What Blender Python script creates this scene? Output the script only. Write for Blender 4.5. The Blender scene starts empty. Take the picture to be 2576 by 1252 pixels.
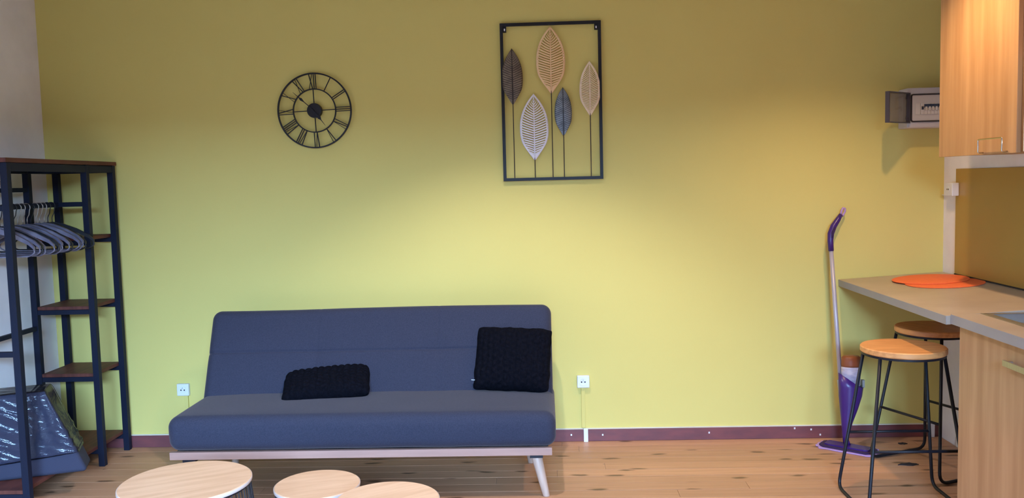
import bpy, bmesh, math, random
from mathutils import Vector, Matrix, noise
random.seed(7)
PI = math.pi
SC = bpy.context.scene
COL = SC.collection

# ------------------------------------------------------------------ camera
CAM_POS = Vector((0.0, -4.75, 1.463))
YAW, PITCH, ROLL = math.radians(-2.186), math.radians(4.529), math.radians(-1.449)
fwd = Vector((math.sin(YAW)*math.cos(PITCH), math.cos(YAW)*math.cos(PITCH), -math.sin(PITCH)))
rt0 = Vector((math.cos(YAW), -math.sin(YAW), 0)); up0 = rt0.cross(fwd)
rt = rt0*math.cos(ROLL) + up0*math.sin(ROLL); up = -rt0*math.sin(ROLL) + up0*math.cos(ROLL)
cd = bpy.data.cameras.new('camera'); cam = bpy.data.objects.new('camera', cd); COL.objects.link(cam)
M = Matrix.Identity(4)
for i in range(3):
    M[i][0] = rt[i]; M[i][1] = up[i]; M[i][2] = -fwd[i]; M[i][3] = CAM_POS[i]
cam.matrix_world = M
cd.sensor_fit = 'HORIZONTAL'; cd.sensor_width = 36.0; cd.lens = 36.0*2170.0/2576.0
cd.clip_start = 0.05; cd.clip_end = 60
SC.camera = cam

# ------------------------------------------------------------------ light
SC.view_settings.view_transform = 'Standard'; SC.view_settings.look = 'None'
SC.view_settings.gamma = 1.0; SC.view_settings.use_curve_mapping = False
SC.view_settings.exposure = 0.0
W = bpy.data.worlds.new('world'); SC.world = W; W.use_nodes = True
W.node_tree.nodes['Background'].inputs[0].default_value = (0.55, 0.78, 1.0, 1)
W.node_tree.nodes['Background'].inputs[1].default_value = 0.3

def lamp(name, kind, loc, energy, color, target=None, **kw):
    l = bpy.data.lights.new(name, kind); l.energy = energy; l.color = color
    for k, v in kw.items(): setattr(l, k, v)
    o = bpy.data.objects.new(name, l); COL.objects.link(o); o.location = loc
    if target is not None:
        o.rotation_euler = (Vector(target) - Vector(loc)).to_track_quat('-Z', 'Y').to_euler()
    return o
# daylight: the bright sky outside the window in the wall behind the camera
lamp('window_daylight', 'AREA', (2.0, -9.6, 4.2), 13000, (0.335, 0.60, 1.0), target=(0.0, 0, 1.0),
     shape='RECTANGLE', size=6.0, size_y=3.6)
# ceiling downlights: a neutral one in front of the sofa, a warm one over the kitchen
for nm, loc, e, col, sz, bl in (('living_downlight', (-0.20, -1.25, 2.62), 122, (0.97, 0.94, 1.0), 104, 0.5),
                                ('kitchen_downlight', (1.47, -1.10, 2.55), 84, (1.0, 0.66, 0.33), 126, 0.9)):
    lamp(nm, 'SPOT', loc, e, col, target=(loc[0], loc[1], 0), spot_size=math.radians(sz), spot_blend=bl, shadow_soft_size=0.025)

# ------------------------------------------------------------------ materials
def mat(name, col, rough=0.6, bdist=0.004, metal=0.0, col2=None, scale=6.0, stretch=(1, 1, 1), detail=4.0, lo=0.35, hi=0.65,
        bump=0.0, bscale=60.0, bstretch=None, spec=0.5, rnd=False, knots=False, trans=0.0, alpha=1.0, coat=0.0, sheen=0.0):
    m = bpy.data.materials.new(name); m.use_nodes = True
    nt = m.node_tree; b = nt.nodes['Principled BSDF']; L = nt.links.new
    b.inputs['Roughness'].default_value = rough; b.inputs['Metallic'].default_value = metal
    b.inputs['Specular IOR Level'].default_value = spec
    b.inputs['Transmission Weight'].default_value = trans; b.inputs['Alpha'].default_value = alpha
    b.inputs['Coat Weight'].default_value = coat
    b.inputs['Sheen Weight'].default_value = sheen; b.inputs['Sheen Roughness'].default_value = 0.35; b.inputs['Sheen Tint'].default_value = (1.0, 0.72, 0.62, 1)
    tc = nt.nodes.new('ShaderNodeTexCoord'); vec = tc.outputs['Object']
    if rnd:
        oi = nt.nodes.new('ShaderNodeObjectInfo'); mu = nt.nodes.new('ShaderNodeVectorMath'); mu.operation = 'SCALE'
        cx = nt.nodes.new('ShaderNodeCombineXYZ')
        for k in range(3): L(oi.outputs['Random'], cx.inputs[k])
        L(cx.outputs[0], mu.inputs[0]); mu.inputs['Scale'].default_value = 37.0
        ad = nt.nodes.new('ShaderNodeVectorMath'); L(vec, ad.inputs[0]); L(mu.outputs[0], ad.inputs[1]); vec = ad.outputs[0]
    c1 = (*col, 1); c2 = (*(col2 or [c*0.93 for c in col]), 1)
    mp = nt.nodes.new('ShaderNodeMapping'); mp.inputs['Scale'].default_value = stretch; L(vec, mp.inputs[0])
    n = nt.nodes.new('ShaderNodeTexNoise'); n.inputs['Scale'].default_value = scale; n.inputs['Detail'].default_value = detail
    L(mp.outputs[0], n.inputs['Vector'])
    r = nt.nodes.new('ShaderNodeValToRGB'); r.color_ramp.elements[0].color = c2; r.color_ramp.elements[1].color = c1
    r.color_ramp.elements[0].position = lo; r.color_ramp.elements[1].position = hi
    L(n.outputs[0], r.inputs[0]); out = r.outputs[0]
    if rnd:   # a slight tone of its own for each board
        hv = nt.nodes.new('ShaderNodeHueSaturation'); mr = nt.nodes.new('ShaderNodeMapRange')
        mr.inputs[3].default_value = 0.88; mr.inputs[4].default_value = 1.1
        L(oi.outputs['Random'], mr.inputs[0]); L(mr.outputs[0], hv.inputs['Value']); L(out, hv.inputs['Color']); out = hv.outputs[0]
    if knots:
        mk = nt.nodes.new('ShaderNodeMapping'); mk.inputs['Scale'].default_value = (1.6, 5.0, 1); L(vec, mk.inputs[0])
        nd = nt.nodes.new('ShaderNodeTexNoise'); nd.inputs['Scale'].default_value = 9; L(vec, nd.inputs['Vector'])
        dx = nt.nodes.new('ShaderNodeVectorMath'); dx.operation = 'MULTIPLY_ADD'
        dx.inputs[1].default_value = (0.14, 0.14, 0); L(nd.outputs['Color'], dx.inputs[0]); L(mk.outputs[0], dx.inputs[2])
        v = nt.nodes.new('ShaderNodeTexVoronoi'); v.voronoi_dimensions = '2D'; v.inputs['Scale'].default_value = 1.35; L(dx.outputs[0], v.inputs['Vector'])
        kr = nt.nodes.new('ShaderNodeMapRange'); kr.inputs[1].default_value = 0.045; kr.inputs[2].default_value = 0.11
        kr.inputs[3].default_value = 0.85; kr.inputs[4].default_value = 0.0; L(v.outputs['Distance'], kr.inputs[0])
        mx = nt.nodes.new('ShaderNodeMix'); mx.data_type = 'RGBA'; L(kr.outputs[0], mx.inputs[0]); L(out, mx.inputs[6])
        mx.inputs[7].default_value = (0.10, 0.045, 0.02, 1); out = mx.outputs[2]
    L(out, b.inputs['Base Color'])
    if bump:
        mb_ = nt.nodes.new('ShaderNodeMapping'); mb_.inputs['Scale'].default_value = bstretch or (1, 1, 1); L(vec, mb_.inputs[0])
        n2 = nt.nodes.new('ShaderNodeTexNoise'); n2.inputs['Scale'].default_value = bscale; n2.inputs['Detail'].default_value = 3
        L(mb_.outputs[0], n2.inputs['Vector'])
        bp = nt.nodes.new('ShaderNodeBump'); bp.inputs['Strength'].default_value = bump; bp.inputs['Distance'].default_value = bdist
        L(n2.outputs[0], bp.inputs['Height']); L(bp.outputs[0], b.inputs['Normal'])
    return m

MT = dict(
    yellow=mat('yellow_paint', (0.70, 0.58, 0.178), 0.75, col2=(0.685, 0.565, 0.172), scale=1.5, bump=0.06, bscale=180, spec=0.25),
    white_wall=mat('white_paint', (0.91, 0.87, 0.88), 0.8, bump=0.06, bscale=160, spec=0.25),
    ceiling=mat('ceiling_paint', (0.78, 0.77, 0.74), 0.9),
    floor_gap=mat('pale_joint_dust', (0.40, 0.30, 0.24), 0.95),
    plank=mat('pine_floor', (0.56, 0.285, 0.16), 0.45, col2=(0.46, 0.23, 0.12), scale=5, stretch=(0.5, 9, 1), detail=6, lo=0.3, hi=0.7, bump=0.08, bscale=30, bstretch=(1, 20, 1), rnd=True, knots=True),
    skirting=mat('brown_skirting_paint', (0.20, 0.055, 0.055), 0.45, col2=(0.15, 0.045, 0.05), scale=9, stretch=(1, 1, 3)),
    cream=mat('cream_caulk', (0.75, 0.68, 0.50), 0.8),
    white_pl=mat('white_plastic', (0.78, 0.78, 0.80), 0.35),
    dark_hole=mat('dark_hole', (0.02, 0.02, 0.025), 0.6),
    sofa=mat('grey_blue_weave', (0.042, 0.044, 0.068), 0.95, col2=(0.031, 0.033, 0.053), scale=260, detail=2, bump=0.35, bscale=420, spec=0.15, sheen=0.16),
    seam=mat('seam_thread', (0.045, 0.047, 0.07), 0.95),
    beech=mat('pale_beech', (0.45, 0.25, 0.19), 0.6, col2=(0.39, 0.215, 0.165), scale=8, stretch=(0.4, 6, 6)),
    beech_leg=mat('pale_beech_leg', (0.56, 0.40, 0.31), 0.5, col2=(0.47, 0.32, 0.24), scale=10, stretch=(6, 6, 0.4)),
    black_metal=mat('black_metal', (0.010, 0.010, 0.015), 0.45, bump=0.04, bscale=120, spec=0.3),
    rack_metal=mat('rack_black_metal', (0.008, 0.011, 0.026), 0.55, bump=0.04, bscale=90, spec=0.2),
    knit=mat('black_knit', (0.0055, 0.0055, 0.009), 1.0, col2=(0.003, 0.003, 0.005), scale=90, bump=0.6, bscale=240, spec=0.05),
    tag=mat('white_tag', (0.75, 0.75, 0.75), 0.8),
    table_top=mat('light_oak_top', (0.80, 0.50, 0.31), 0.5, col2=(0.70, 0.41, 0.24), scale=4, stretch=(1.2, 9, 9), detail=5),
    table_edge=mat('pale_edge_band', (0.62, 0.50, 0.45), 0.5),
    dark_wood=mat('dark_walnut', (0.145, 0.045, 0.032), 0.5, spec=0.25, col2=(0.085, 0.026, 0.02), scale=5, stretch=(8, 1, 1), detail=5),
    kitchen_wood=mat('light_oak_laminate', (0.56, 0.33, 0.175), 0.4, col2=(0.43, 0.235, 0.115), scale=3.2, stretch=(6, 6, 0.45), detail=5),
    worktop=mat('grey_beige_laminate', (0.50, 0.40, 0.31), 0.38, col2=(0.40, 0.31, 0.235), scale=4, stretch=(1, 1, 1), detail=6, lo=0.3, hi=0.72),
    worktop_edge=mat('grey_edge', (0.36, 0.345, 0.36), 0.45),
    splash=mat('olive_brown_panel', (0.42, 0.26, 0.06), 0.3, col2=(0.39, 0.235, 0.055), scale=2),
    steel=mat('brushed_steel', (0.55, 0.52, 0.50), 0.38, metal=1.0, col2=(0.47, 0.46, 0.45), scale=30, stretch=(1, 12, 1)),
    chrome=mat('chrome', (0.75, 0.72, 0.68), 0.12, metal=1.0),
    orange=mat('orange_mat', (0.95, 0.18, 0.05), 0.6, col2=(0.90, 0.16, 0.045), scale=60, bump=0.15, bscale=300),
    stool_wood=mat('stool_wood', (0.78, 0.36, 0.125), 0.42, col2=(0.60, 0.25, 0.08), scale=5, stretch=(1.2, 10, 10), detail=5),
    purple=mat('purple_plastic', (0.052, 0.015, 0.165), 0.33, col2=(0.045, 0.013, 0.145)),
    purple_dark=mat('purple_felt', (0.035, 0.014, 0.075), 0.95, bump=0.5, bscale=160),
    lilac=mat('lilac_fringe', (0.48, 0.30, 0.62), 0.9, bump=0.5, bscale=160),
    aluminium=mat('grey_tube', (0.50, 0.46, 0.52), 0.4, metal=0.25),
    brown_bottle=mat('brown_cap', (0.28, 0.085, 0.035), 0.4),
    bottle_white=mat('pale_bottle', (0.62, 0.55, 0.60), 0.35, col2=(0.40, 0.36, 0.48), scale=24, stretch=(1, 1, 3)),
    grey_pl=mat('grey_plastic', (0.30, 0.29, 0.27), 0.4),
    box_pl=mat('light_grey_enclosure', (0.56, 0.52, 0.53), 0.45),
    box_in=mat('enclosure_face', (0.60, 0.55, 0.52), 0.5),
    box_smoke=mat('smoked_clear_plastic', (0.30, 0.27, 0.26), 0.12, trans=0.55, alpha=0.72),
    box_edge=mat('smoked_edge', (0.06, 0.05, 0.065), 0.3),
    gasket=mat('black_gasket', (0.02, 0.015, 0.02), 0.7),
    breaker=mat('breaker_white', (0.66, 0.62, 0.58), 0.4),
    breaker_blue=mat('breaker_toggle', (0.03, 0.045, 0.09), 0.4),
    gold=mat('champagne_gold', (0.97, 0.66, 0.36), 0.45, metal=0.0, col2=(0.93, 0.60, 0.31), scale=20),
    rose=mat('pale_rose_gold', (0.98, 0.80, 0.57), 0.45, metal=0.0, col2=(0.94, 0.74, 0.50), scale=20),
    silver=mat('silver_white', (0.92, 0.88, 0.92), 0.45, metal=0.0, col2=(0.86, 0.82, 0.86), scale=20),
    bronze=mat('dark_bronze', (0.24, 0.185, 0.125), 0.4, metal=0.3, col2=(0.14, 0.105, 0.08), scale=22),
    bluegrey=mat('blue_grey_metal', (0.32, 0.37, 0.42), 0.33, metal=0.3, col2=(0.15, 0.18, 0.21), scale=22),
    vein_dark=mat('dark_vein', (0.045, 0.035, 0.03), 0.5, metal=0.3),
    vein_blue=mat('blue_vein', (0.06, 0.075, 0.09), 0.4, metal=0.3),
    stem=mat('dark_stem', (0.035, 0.022, 0.014), 0.5),
    hanger=mat('grey_hanger_plastic', (0.23, 0.21, 0.27), 0.3, col2=(0.12, 0.11, 0.16), scale=14, rnd=False),
    hanger_black=mat('black_hanger_plastic', (0.012, 0.012, 0.016), 0.4),
    wrap_fabric=mat('dark_blue_upholstery', (0.035, 0.037, 0.066), 0.95, bump=0.3, bscale=350),
    film=mat('clear_film', (0.30, 0.30, 0.36), 0.13, alpha=0.16, bump=0.4, bdist=0.010, bscale=15, bstretch=(1.0, 1, 2.6), coat=1.0, spec=1.0),
)

def film_material():
    m = MT['film']; nt = m.node_tree; L = nt.links.new
    b = nt.nodes['Principled BSDF']; nrm = b.inputs['Normal'].links[0].from_socket
    out = nt.nodes['Material Output']
    tr = nt.nodes.new('ShaderNodeBsdfTransparent'); tr.inputs[0].default_value = (0.90, 0.90, 0.93, 1)
    gl = nt.nodes.new('ShaderNodeBsdfGlossy'); gl.inputs['Roughness'].default_value = 0.16; L(nrm, gl.inputs['Normal'])
    lw = nt.nodes.new('ShaderNodeFresnel'); lw.inputs['IOR'].default_value = 1.36; L(nrm, lw.inputs['Normal'])
    mx = nt.nodes.new('ShaderNodeMixShader'); L(lw.outputs[0], mx.inputs[0]); L(tr.outputs[0], mx.inputs[1]); L(gl.outputs[0], mx.inputs[2])
    L(mx.outputs[0], out.inputs['Surface'])
film_material()

# ------------------------------------------------------------------ mesh helpers
class MB:
    def __init__(s): s.v = []; s.f = []
    def add(s, vs, fs):
        o = len(s.v); s.v += [tuple(p) for p in vs]; s.f += [tuple(i+o for i in f) for f in fs]; return s
    def box(s, lo, hi, mtx=None):
        x0, y0, z0 = lo; x1, y1, z1 = hi
        vs = [Vector(p) for p in ((x0,y0,z0),(x1,y0,z0),(x1,y1,z0),(x0,y1,z0),(x0,y0,z1),(x1,y0,z1),(x1,y1,z1),(x0,y1,z1))]
        if mtx is not None: vs = [mtx @ p for p in vs]
        return s.add(vs, [(0,3,2,1),(4,5,6,7),(0,1,5,4),(1,2,6,5),(2,3,7,6),(3,0,4,7)])
    def bar(s, a, b, w, h=None, upv=(0, 0, 1)):
        a = Vector(a); b = Vector(b); d = (b-a).normalized(); u = Vector(upv)
        if abs(d.dot(u)) > 0.99: u = Vector((0, 1, 0))
        sd = d.cross(u).normalized(); u = sd.cross(d); h = h or w
        vs = []
        for p in (a, b):
            for i, j in ((-1,-1),(1,-1),(1,1),(-1,1)): vs.append(p + sd*i*w/2 + u*j*h/2)
        return s.add(vs, [(0,1,2,3),(7,6,5,4),(0,4,5,1),(1,5,6,2),(2,6,7,3),(3,7,4,0)])
    def tube(s, pts, r, n=8, closed=False, cap=True):
        P = [Vector(p) for p in pts]; m = len(P); rr = r if isinstance(r, (list, tuple)) else [r]*m
        vs = []; nrm = None
        for i in range(m):
            if closed: d = (P[(i+1) % m] - P[i-1]).normalized()
            else: d = (P[min(i+1, m-1)] - P[max(i-1, 0)]).normalized()
            if nrm is None:
                nrm = d.orthogonal().normalized()
            else:
                nrm = (nrm - d*nrm.dot(d)).normalized()
            bi = d.cross(nrm)
            for k in range(n):
                a = 2*PI*k/n; vs.append(P[i] + (nrm*math.cos(a) + bi*math.sin(a))*rr[i])
        fs = []
        for i in range(m if closed else m-1):
            j = (i+1) % m
            for k in range(n):
                fs.append((i*n+k, i*n+(k+1) % n, j*n+(k+1) % n, j*n+k))
        if cap and not closed:
            fs.append(tuple(range(n-1, -1, -1))); fs.append(tuple((m-1)*n+k for k in range(n)))
        return s.add(vs, fs)
    def lathe(s, prof, n=32, c=(0, 0, 0)):
        vs = []; m = len(prof)
        for r, z in prof:
            for k in range(n):
                a = 2*PI*k/n; vs.append((c[0]+r*math.cos(a), c[1]+r*math.sin(a), c[2]+z))
        fs = []
        for i in range(m-1):
            for k in range(n): fs.append((i*n+k, i*n+(k+1) % n, (i+1)*n+(k+1) % n, (i+1)*n+k))
        fs.append(tuple(range(n-1, -1, -1))); fs.append(tuple((m-1)*n+k for k in range(n)))
        return s.add(vs, fs)
    def prism(s, poly, axis, a, b):
        # poly: 2D points in the plane of the two other axes; extruded from a to b along axis
        def P(p, t):
            return {'x': (t, p[0], p[1]), 'y': (p[0], t, p[1]), 'z': (p[0], p[1], t)}[axis]
        n = len(poly); vs = [P(p, a) for p in poly] + [P(p, b) for p in poly]
        fs = [tuple(range(n-1, -1, -1)), tuple(range(n, 2*n))] + [(i, (i+1) % n, n+(i+1) % n, n+i) for i in range(n)]
        return s.add(vs, fs)
    def build(s, name, m, parent=None, smooth=False, bevel=0, segs=2, loc=None, mats=None):
        me = bpy.data.meshes.new(name); me.from_pydata(s.v, [], s.f)
        bm = bmesh.new(); bm.from_mesh(me)
        bmesh.ops.recalc_face_normals(bm, faces=bm.faces)
        if bevel:
            ed = [e for e in bm.edges if len(e.link_faces) == 2 and e.calc_face_angle(0) > 0.5]
            bmesh.ops.bevel(bm, geom=ed, offset=bevel, segments=segs, affect='EDGES', profile=0.5)
        bm.to_mesh(me); bm.free()
        if smooth: me.polygons.foreach_set('use_smooth', [True]*len(me.polygons))
        me.materials.append(MT[m] if isinstance(m, str) else m)
        for x in mats or []: me.materials.append(MT[x])
        o = bpy.data.objects.new(name, me); COL.objects.link(o)
        if parent is not None: o.parent = parent
        if loc is not None: o.location = loc
        if smooth and bevel: me.set_sharp_from_angle(angle=math.radians(40))
        return o

def tag(o, label=None, cat=None, group=None, kind=None):
    if label: o['label'] = label
    if cat: o['category'] = cat
    if group: o['group'] = group
    if kind: o['kind'] = kind
    return o
def thing(name, loc, label, cat, group=None, rz=0):
    o = bpy.data.objects.new(name, None); COL.objects.link(o); o.location = loc; o.rotation_euler = (0, 0, rz)
    o.empty_display_size = 0.1
    return tag(o, label, cat, group)
def copy_tree(o, parent=None):
    c = o.copy(); COL.objects.link(c); c.parent = parent
    for ch in list(o.children): copy_tree(ch, c)
    return c
def axis_pts(h, r, n, k=4):
    # sample positions along one axis of a rounded box: dense in the rounded ends
    e = [h-r+r*math.sin(i/k*PI/2) for i in range(k+1)]
    e = [h - r*(1-i/k) for i in range(k+1)]
    mid = [-(h-r) + 2*(h-r)*i/n for i in range(n+1)]
    return sorted(set([round(-x, 5) for x in e] + [round(x, 5) for x in mid] + [round(x, 5) for x in e]))
def rbox(sx, sy, sz, r, nx=6, ny=3, nz=2, f=None, k=4):
    """rounded box centred on the origin, with an optional deformation f(p) -> p"""
    h = (sx/2, sy/2, sz/2); ax = [axis_pts(h[i], min(r, h[i]*0.999), (nx, ny, nz)[i], k) for i in range(3)]
    idx = {}; V = []; F = []
    def vid(p):
        key = tuple(round(c, 5) for c in p)
        if key not in idx:
            q = [max(-(h[i]-r), min(h[i]-r, p[i])) for i in range(3)]
            d = Vector([p[i]-q[i] for i in range(3)])
            # spread the samples of the rounding evenly
            if d.length > 1e-9:
                t = Vector([math.tan(c/r*PI/4) for c in d]); d = t.normalized()*r
            w = Vector(q) + d
            idx[key] = len(V); V.append(f(w) if f else w)
        return idx[key]
    for a in range(3):
        b, c = (a+1) % 3, (a+2) % 3
        for sgn in (-1, 1):
            for i in range(len(ax[b])-1):
                for j in range(len(ax[c])-1):
                    q = []
                    for (u, v) in ((i, j), (i+1, j), (i+1, j+1), (i, j+1)):
                        p = [0, 0, 0]; p[a] = sgn*h[a]; p[b] = ax[b][u]; p[c] = ax[c][v]; q.append(vid(p))
                    F.append(tuple(q if sgn > 0 else q[::-1]))
    return V, F
def arc(c, r, a0, a1, n):
    return [(c[0]+r*math.cos(a0+(a1-a0)*i/n), c[1]+r*math.sin(a0+(a1-a0)*i/n)) for i in range(n+1)]
def fillet(pts, r, n=5):
    """round the inner corners of a 3D polyline"""
    P = [Vector(p) for p in pts]; out = [P[0]]
    for i in range(1, len(P)-1):
        a = (P[i-1]-P[i]); b = (P[i+1]-P[i]); d = min(r, a.length*0.45, b.length*0.45)
        A = P[i]+a.normalized()*d; B = P[i]+b.normalized()*d
        for k in range(n+1):
            t = k/n; out.append(A*(1-t)**2 + P[i]*2*t*(1-t) + B*t*t)
    return out + [P[-1]]

# ------------------------------------------------------------------ room shell
XL, XR, YF, ZC = -2.78, 2.16, -6.35, 2.72
def struct(o): o['kind'] = 'structure'; return o
fl = struct(MB().box((XL-0.1, YF-0.1, -0.08), (XR+0.1, 0.1, -0.005)).build('floor', 'floor_gap'))
pw = 0.097; row = 0; y = -0.004
while y > -2.6:
    x = XL + 0.004 - random.uniform(0.3, 1.7)
    while x < XR:
        ln = random.uniform(1.7, 2.6); x0, x1 = max(x, XL+0.004), min(x+ln, XR-0.004)
        if x1-x0 > 0.02:
            MB().box((x0, y-pw+0.0028, -0.02), (x1-0.0015, y, 0.0 + random.uniform(-0.0006, 0.0))).build('plank', 'plank', fl)
        x += ln
    y -= pw; row += 1
rest = MB()
while y > YF:
    rest.box((XL, max(y-pw+0.0028, YF), -0.02), (XR, y, 0)); y -= pw
ro = rest.build('planks_behind_camera', 'plank', fl); ro['kind'] = 'stuff'
struct(MB().box((XL-0.1, 0, -0.08), (XR+0.1, 0.1, ZC+0.1)).build('wall_back', 'yellow'))
struct(MB().box((XL-0.1, YF, -0.08), (XL, 0, ZC+0.1)).build('wall_left', 'white_wall'))
struct(MB().box((XR, YF, -0.08), (XR+0.1, 0, ZC+0.1)).build('wall_right', 'white_wall'))
struct(MB().box((XL-0.1, YF-0.1, ZC), (XR+0.1, 0.1, ZC+0.1)).build('ceiling', 'ceiling'))
wf = MB()                                   # wall behind the camera with the window opening
wx0, wx1, wz0, wz1 = -1.2, 1.2, 0.8, 2.3
wf.box((XL-0.1, YF-0.1, -0.08), (wx0, YF, ZC+0.1)); wf.box((wx1, YF-0.1, -0.08), (XR+0.1, YF, ZC+0.1))
wf.box((wx0, YF-0.1, -0.08), (wx1, YF, wz0)); wf.box((wx0, YF-0.1, wz1), (wx1, YF, ZC+0.1))
struct(wf.build('wall_front', 'white_wall'))
wn = MB()
for x0, x1 in ((wx0, wx0+0.05), (wx1-0.05, wx1), (-0.03, 0.03)): wn.box((x0, YF-0.06, wz0), (x1, YF-0.01, wz1))
for z0, z1 in ((wz0, wz0+0.05), (wz1-0.05, wz1)): wn.box((wx0+0.05, YF-0.06, z0), (wx1-0.05, YF-0.01, z1))
struct(wn.build('window_1', 'white_pl'))
bb = struct(MB().box((XL, -0.014, 0.0), (XR, 0, 0.068)).build('baseboard_back', 'skirting', bevel=0.002))
MB().box((XL, -0.009, 0.068), (XR, 0, 0.0735)).build('caulk_line', 'cream', bb)
for x, z in ((0.125, 0.038), (0.30, 0.036), (0.89, 0.04), (1.36, 0.058), (1.45, 0.05), (1.50, 0.02)):
    MB().box((x-0.004, -0.0155, z-0.005), (x+0.004, -0.014, z+0.005)).build('filler_spot', 'white_pl', bb)

# ------------------------------------------------------------------ sofa bed
sofa = thing('sofa_bed', (-0.875, -0.55, 0), 'dark blue-grey fabric sofa bed with pale wooden front rail and splayed legs', 'sofa')
SX = 1.815
def seat_f(p):
    x, y, z = p
    k = 1 - (abs(x)/(SX/2))**6
    if z > 0: z += 0.012*k*(1-(y/0.34)**2) * (1 if y > -0.3 else 0.3)
    if z < 0.0 and y < -0.25: y += 0.012*(-z/0.08)
    z += 0.002*noise.noise((x*5, y*5, 0))
    return Vector((x, y, z))
V, F = rbox(SX, 0.62, 0.168, 0.052, 40, 14, 2, seat_f)
seat = MB().add(V, F).build('seat', 'sofa', sofa, smooth=True, loc=(0.0, -0.025, 0.318))
# backrest: a reclined padded slab, with a stitched cross line and pulled-in stitches
ang = math.atan2(0.225, 0.47)
def back_f(p):
    x, y, z = p
    if y < 0:
        s = math.exp(-((z-0.02)/0.006)**2)*0.006 + math.exp(-((z-0.02)/0.03)**2)*0.003
        for tx in (-0.32, 0.31):
            s += math.exp(-((x-tx)/0.05)**2 - ((z-0.02)/0.035)**2)*0.007
            s += math.exp(-((x-tx)/0.008)**2)*0.0025
        y += s
        y += 0.003*noise.noise((x*3, z*4, 3))
    z += 0.004*math.sin(x*3.1+0.6)*(1 if z > 0.1 else 0)
    return Vector((x, y, z))
V, F = rbox(1.80, 0.125, 0.52, 0.05, 300, 2, 100, back_f)
mrot = Matrix.Translation((0, 0.225, 0.565)) @ Matrix.Rotation(-ang, 4, 'X')
V = [mrot @ v for v in V]
back = MB().add(V, F).build('backrest', 'sofa', sofa, smooth=True)
MB().box((-0.90, -0.318, 0.200), (0.888, -0.293, 0.236)).build('front_rail', 'beech', sofa, bevel=0.002)
MB().box((-0.88, -0.29, 0.195), (0.87, 0.20, 0.232)).build('base_frame', 'black_metal', sofa)
def taper_leg(x, y, dx, dy):
    m = MB(); n = 20; vs = []
    for (t, r) in ((0, 0.0165), (0.35, 0.020), (1, 0.0255)):
        for k in range(n):
            a = 2*PI*k/n; vs.append((x+dx*(1-t)+r*math.cos(a), y+dy*(1-t)+r*math.sin(a), t*0.185))
    fs = [(i*n+k, i*n+(k+1) % n, (i+1)*n+(k+1) % n, (i+1)*n+k) for i in range(2) for k in range(n)]
    fs += [tuple(range(n-1, -1, -1)), tuple(2*n+k for k in range(n))]
    lg = m.add(vs, fs).build('leg', 'beech_leg', sofa, smooth=True, bevel=0.0015)
    MB().box((x-0.03, y-0.03, 0.184), (x+0.03, y+0.03, 0.197)).build('leg_bracket', 'black_metal', lg)
for sx in (-1, 1):
    taper_leg(sx*0.815, -0.275, sx*0.042, -0.015); taper_leg(sx*0.76, 0.17, sx*0.02, 0.015)

# ------------------------------------------------------------------ cushions
def cushion(name, w, h, t, label, seed):
    nu, nv = 110, 90; V = []; F = []
    for side in (1, -1):
        o = len(V)
        for j in range(nv+1):
            for i in range(nu+1):
                u = -1+2*i/nu; v = -1+2*j/nv
                e = max(0.0, 1-abs(u)**3.5)**0.5*max(0.0, 1-abs(v)**3.5)**0.5
                pin = 1 - 0.055*(1-v*v)*0 - 0.03*(1-abs(v)**2)*abs(u)**6
                x = u*w/2*(1-0.02*(1-v*v)-0.045*abs(v)**8*abs(u)**2); y = v*h/2*(1-0.02*(1-u*u)-0.06*abs(u)**8*abs(v)**2)
                x += 0.006*noise.noise((y*22+seed, side*0, u*2)); y += 0.006*noise.noise((x*20, seed*3, v*2))
                # cable knit: upright columns, each a chain of small bulges
                colm = abs(math.sin(PI*(u*6.5+0.3))) ** 0.5
                chain = 0.8+0.2*math.sin(v*30 + (int(math.floor(u*6.5+0.3)) % 2)*PI)
                k = 0.012*colm*chain*min(1, e*1.6)
                z = side*(t/2*e + k) + 0.006*noise.noise((x*9, y*9, seed))
                V.append((x, y, z))
        for j in range(nv):
            for i in range(nu):
                q = (o+j*(nu+1)+i, o+j*(nu+1)+i+1, o+(j+1)*(nu+1)+i+1, o+(j+1)*(nu+1)+i)
                F.append(q if side > 0 else q[::-1])
    r = thing(name, (0, 0, 0), label, 'cushion', 'black knitted cushions on the sofa')
    m = MB().add(V, F); o = m.build('cover', 'knit', r, smooth=True)
    return r
c1 = cushion('knitted_cushion', 0.44, 0.22, 0.11, 'flat black knitted cushion lying on the middle of the sofa seat', 1)
c1.location = (-1.115, -0.50, 0.462); c1.rotation_euler = (math.radians(27), math.radians(-4), math.radians(6))
c2 = cushion('knitted_cushion', 0.39, 0.335, 0.12, 'upright black knitted cushion leaning at the right end of the sofa', 5)
c2.location = (-0.175, -0.425, 0.558); c2.rotation_euler = (math.radians(63), math.radians(2), math.radians(-6))
MB().box((-0.008, -0.002, -0.012), (0.014, 0.0, 0.004)).build('care_tag', 'tag', c2, loc=(-0.193, -0.118, 0.015))

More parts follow.
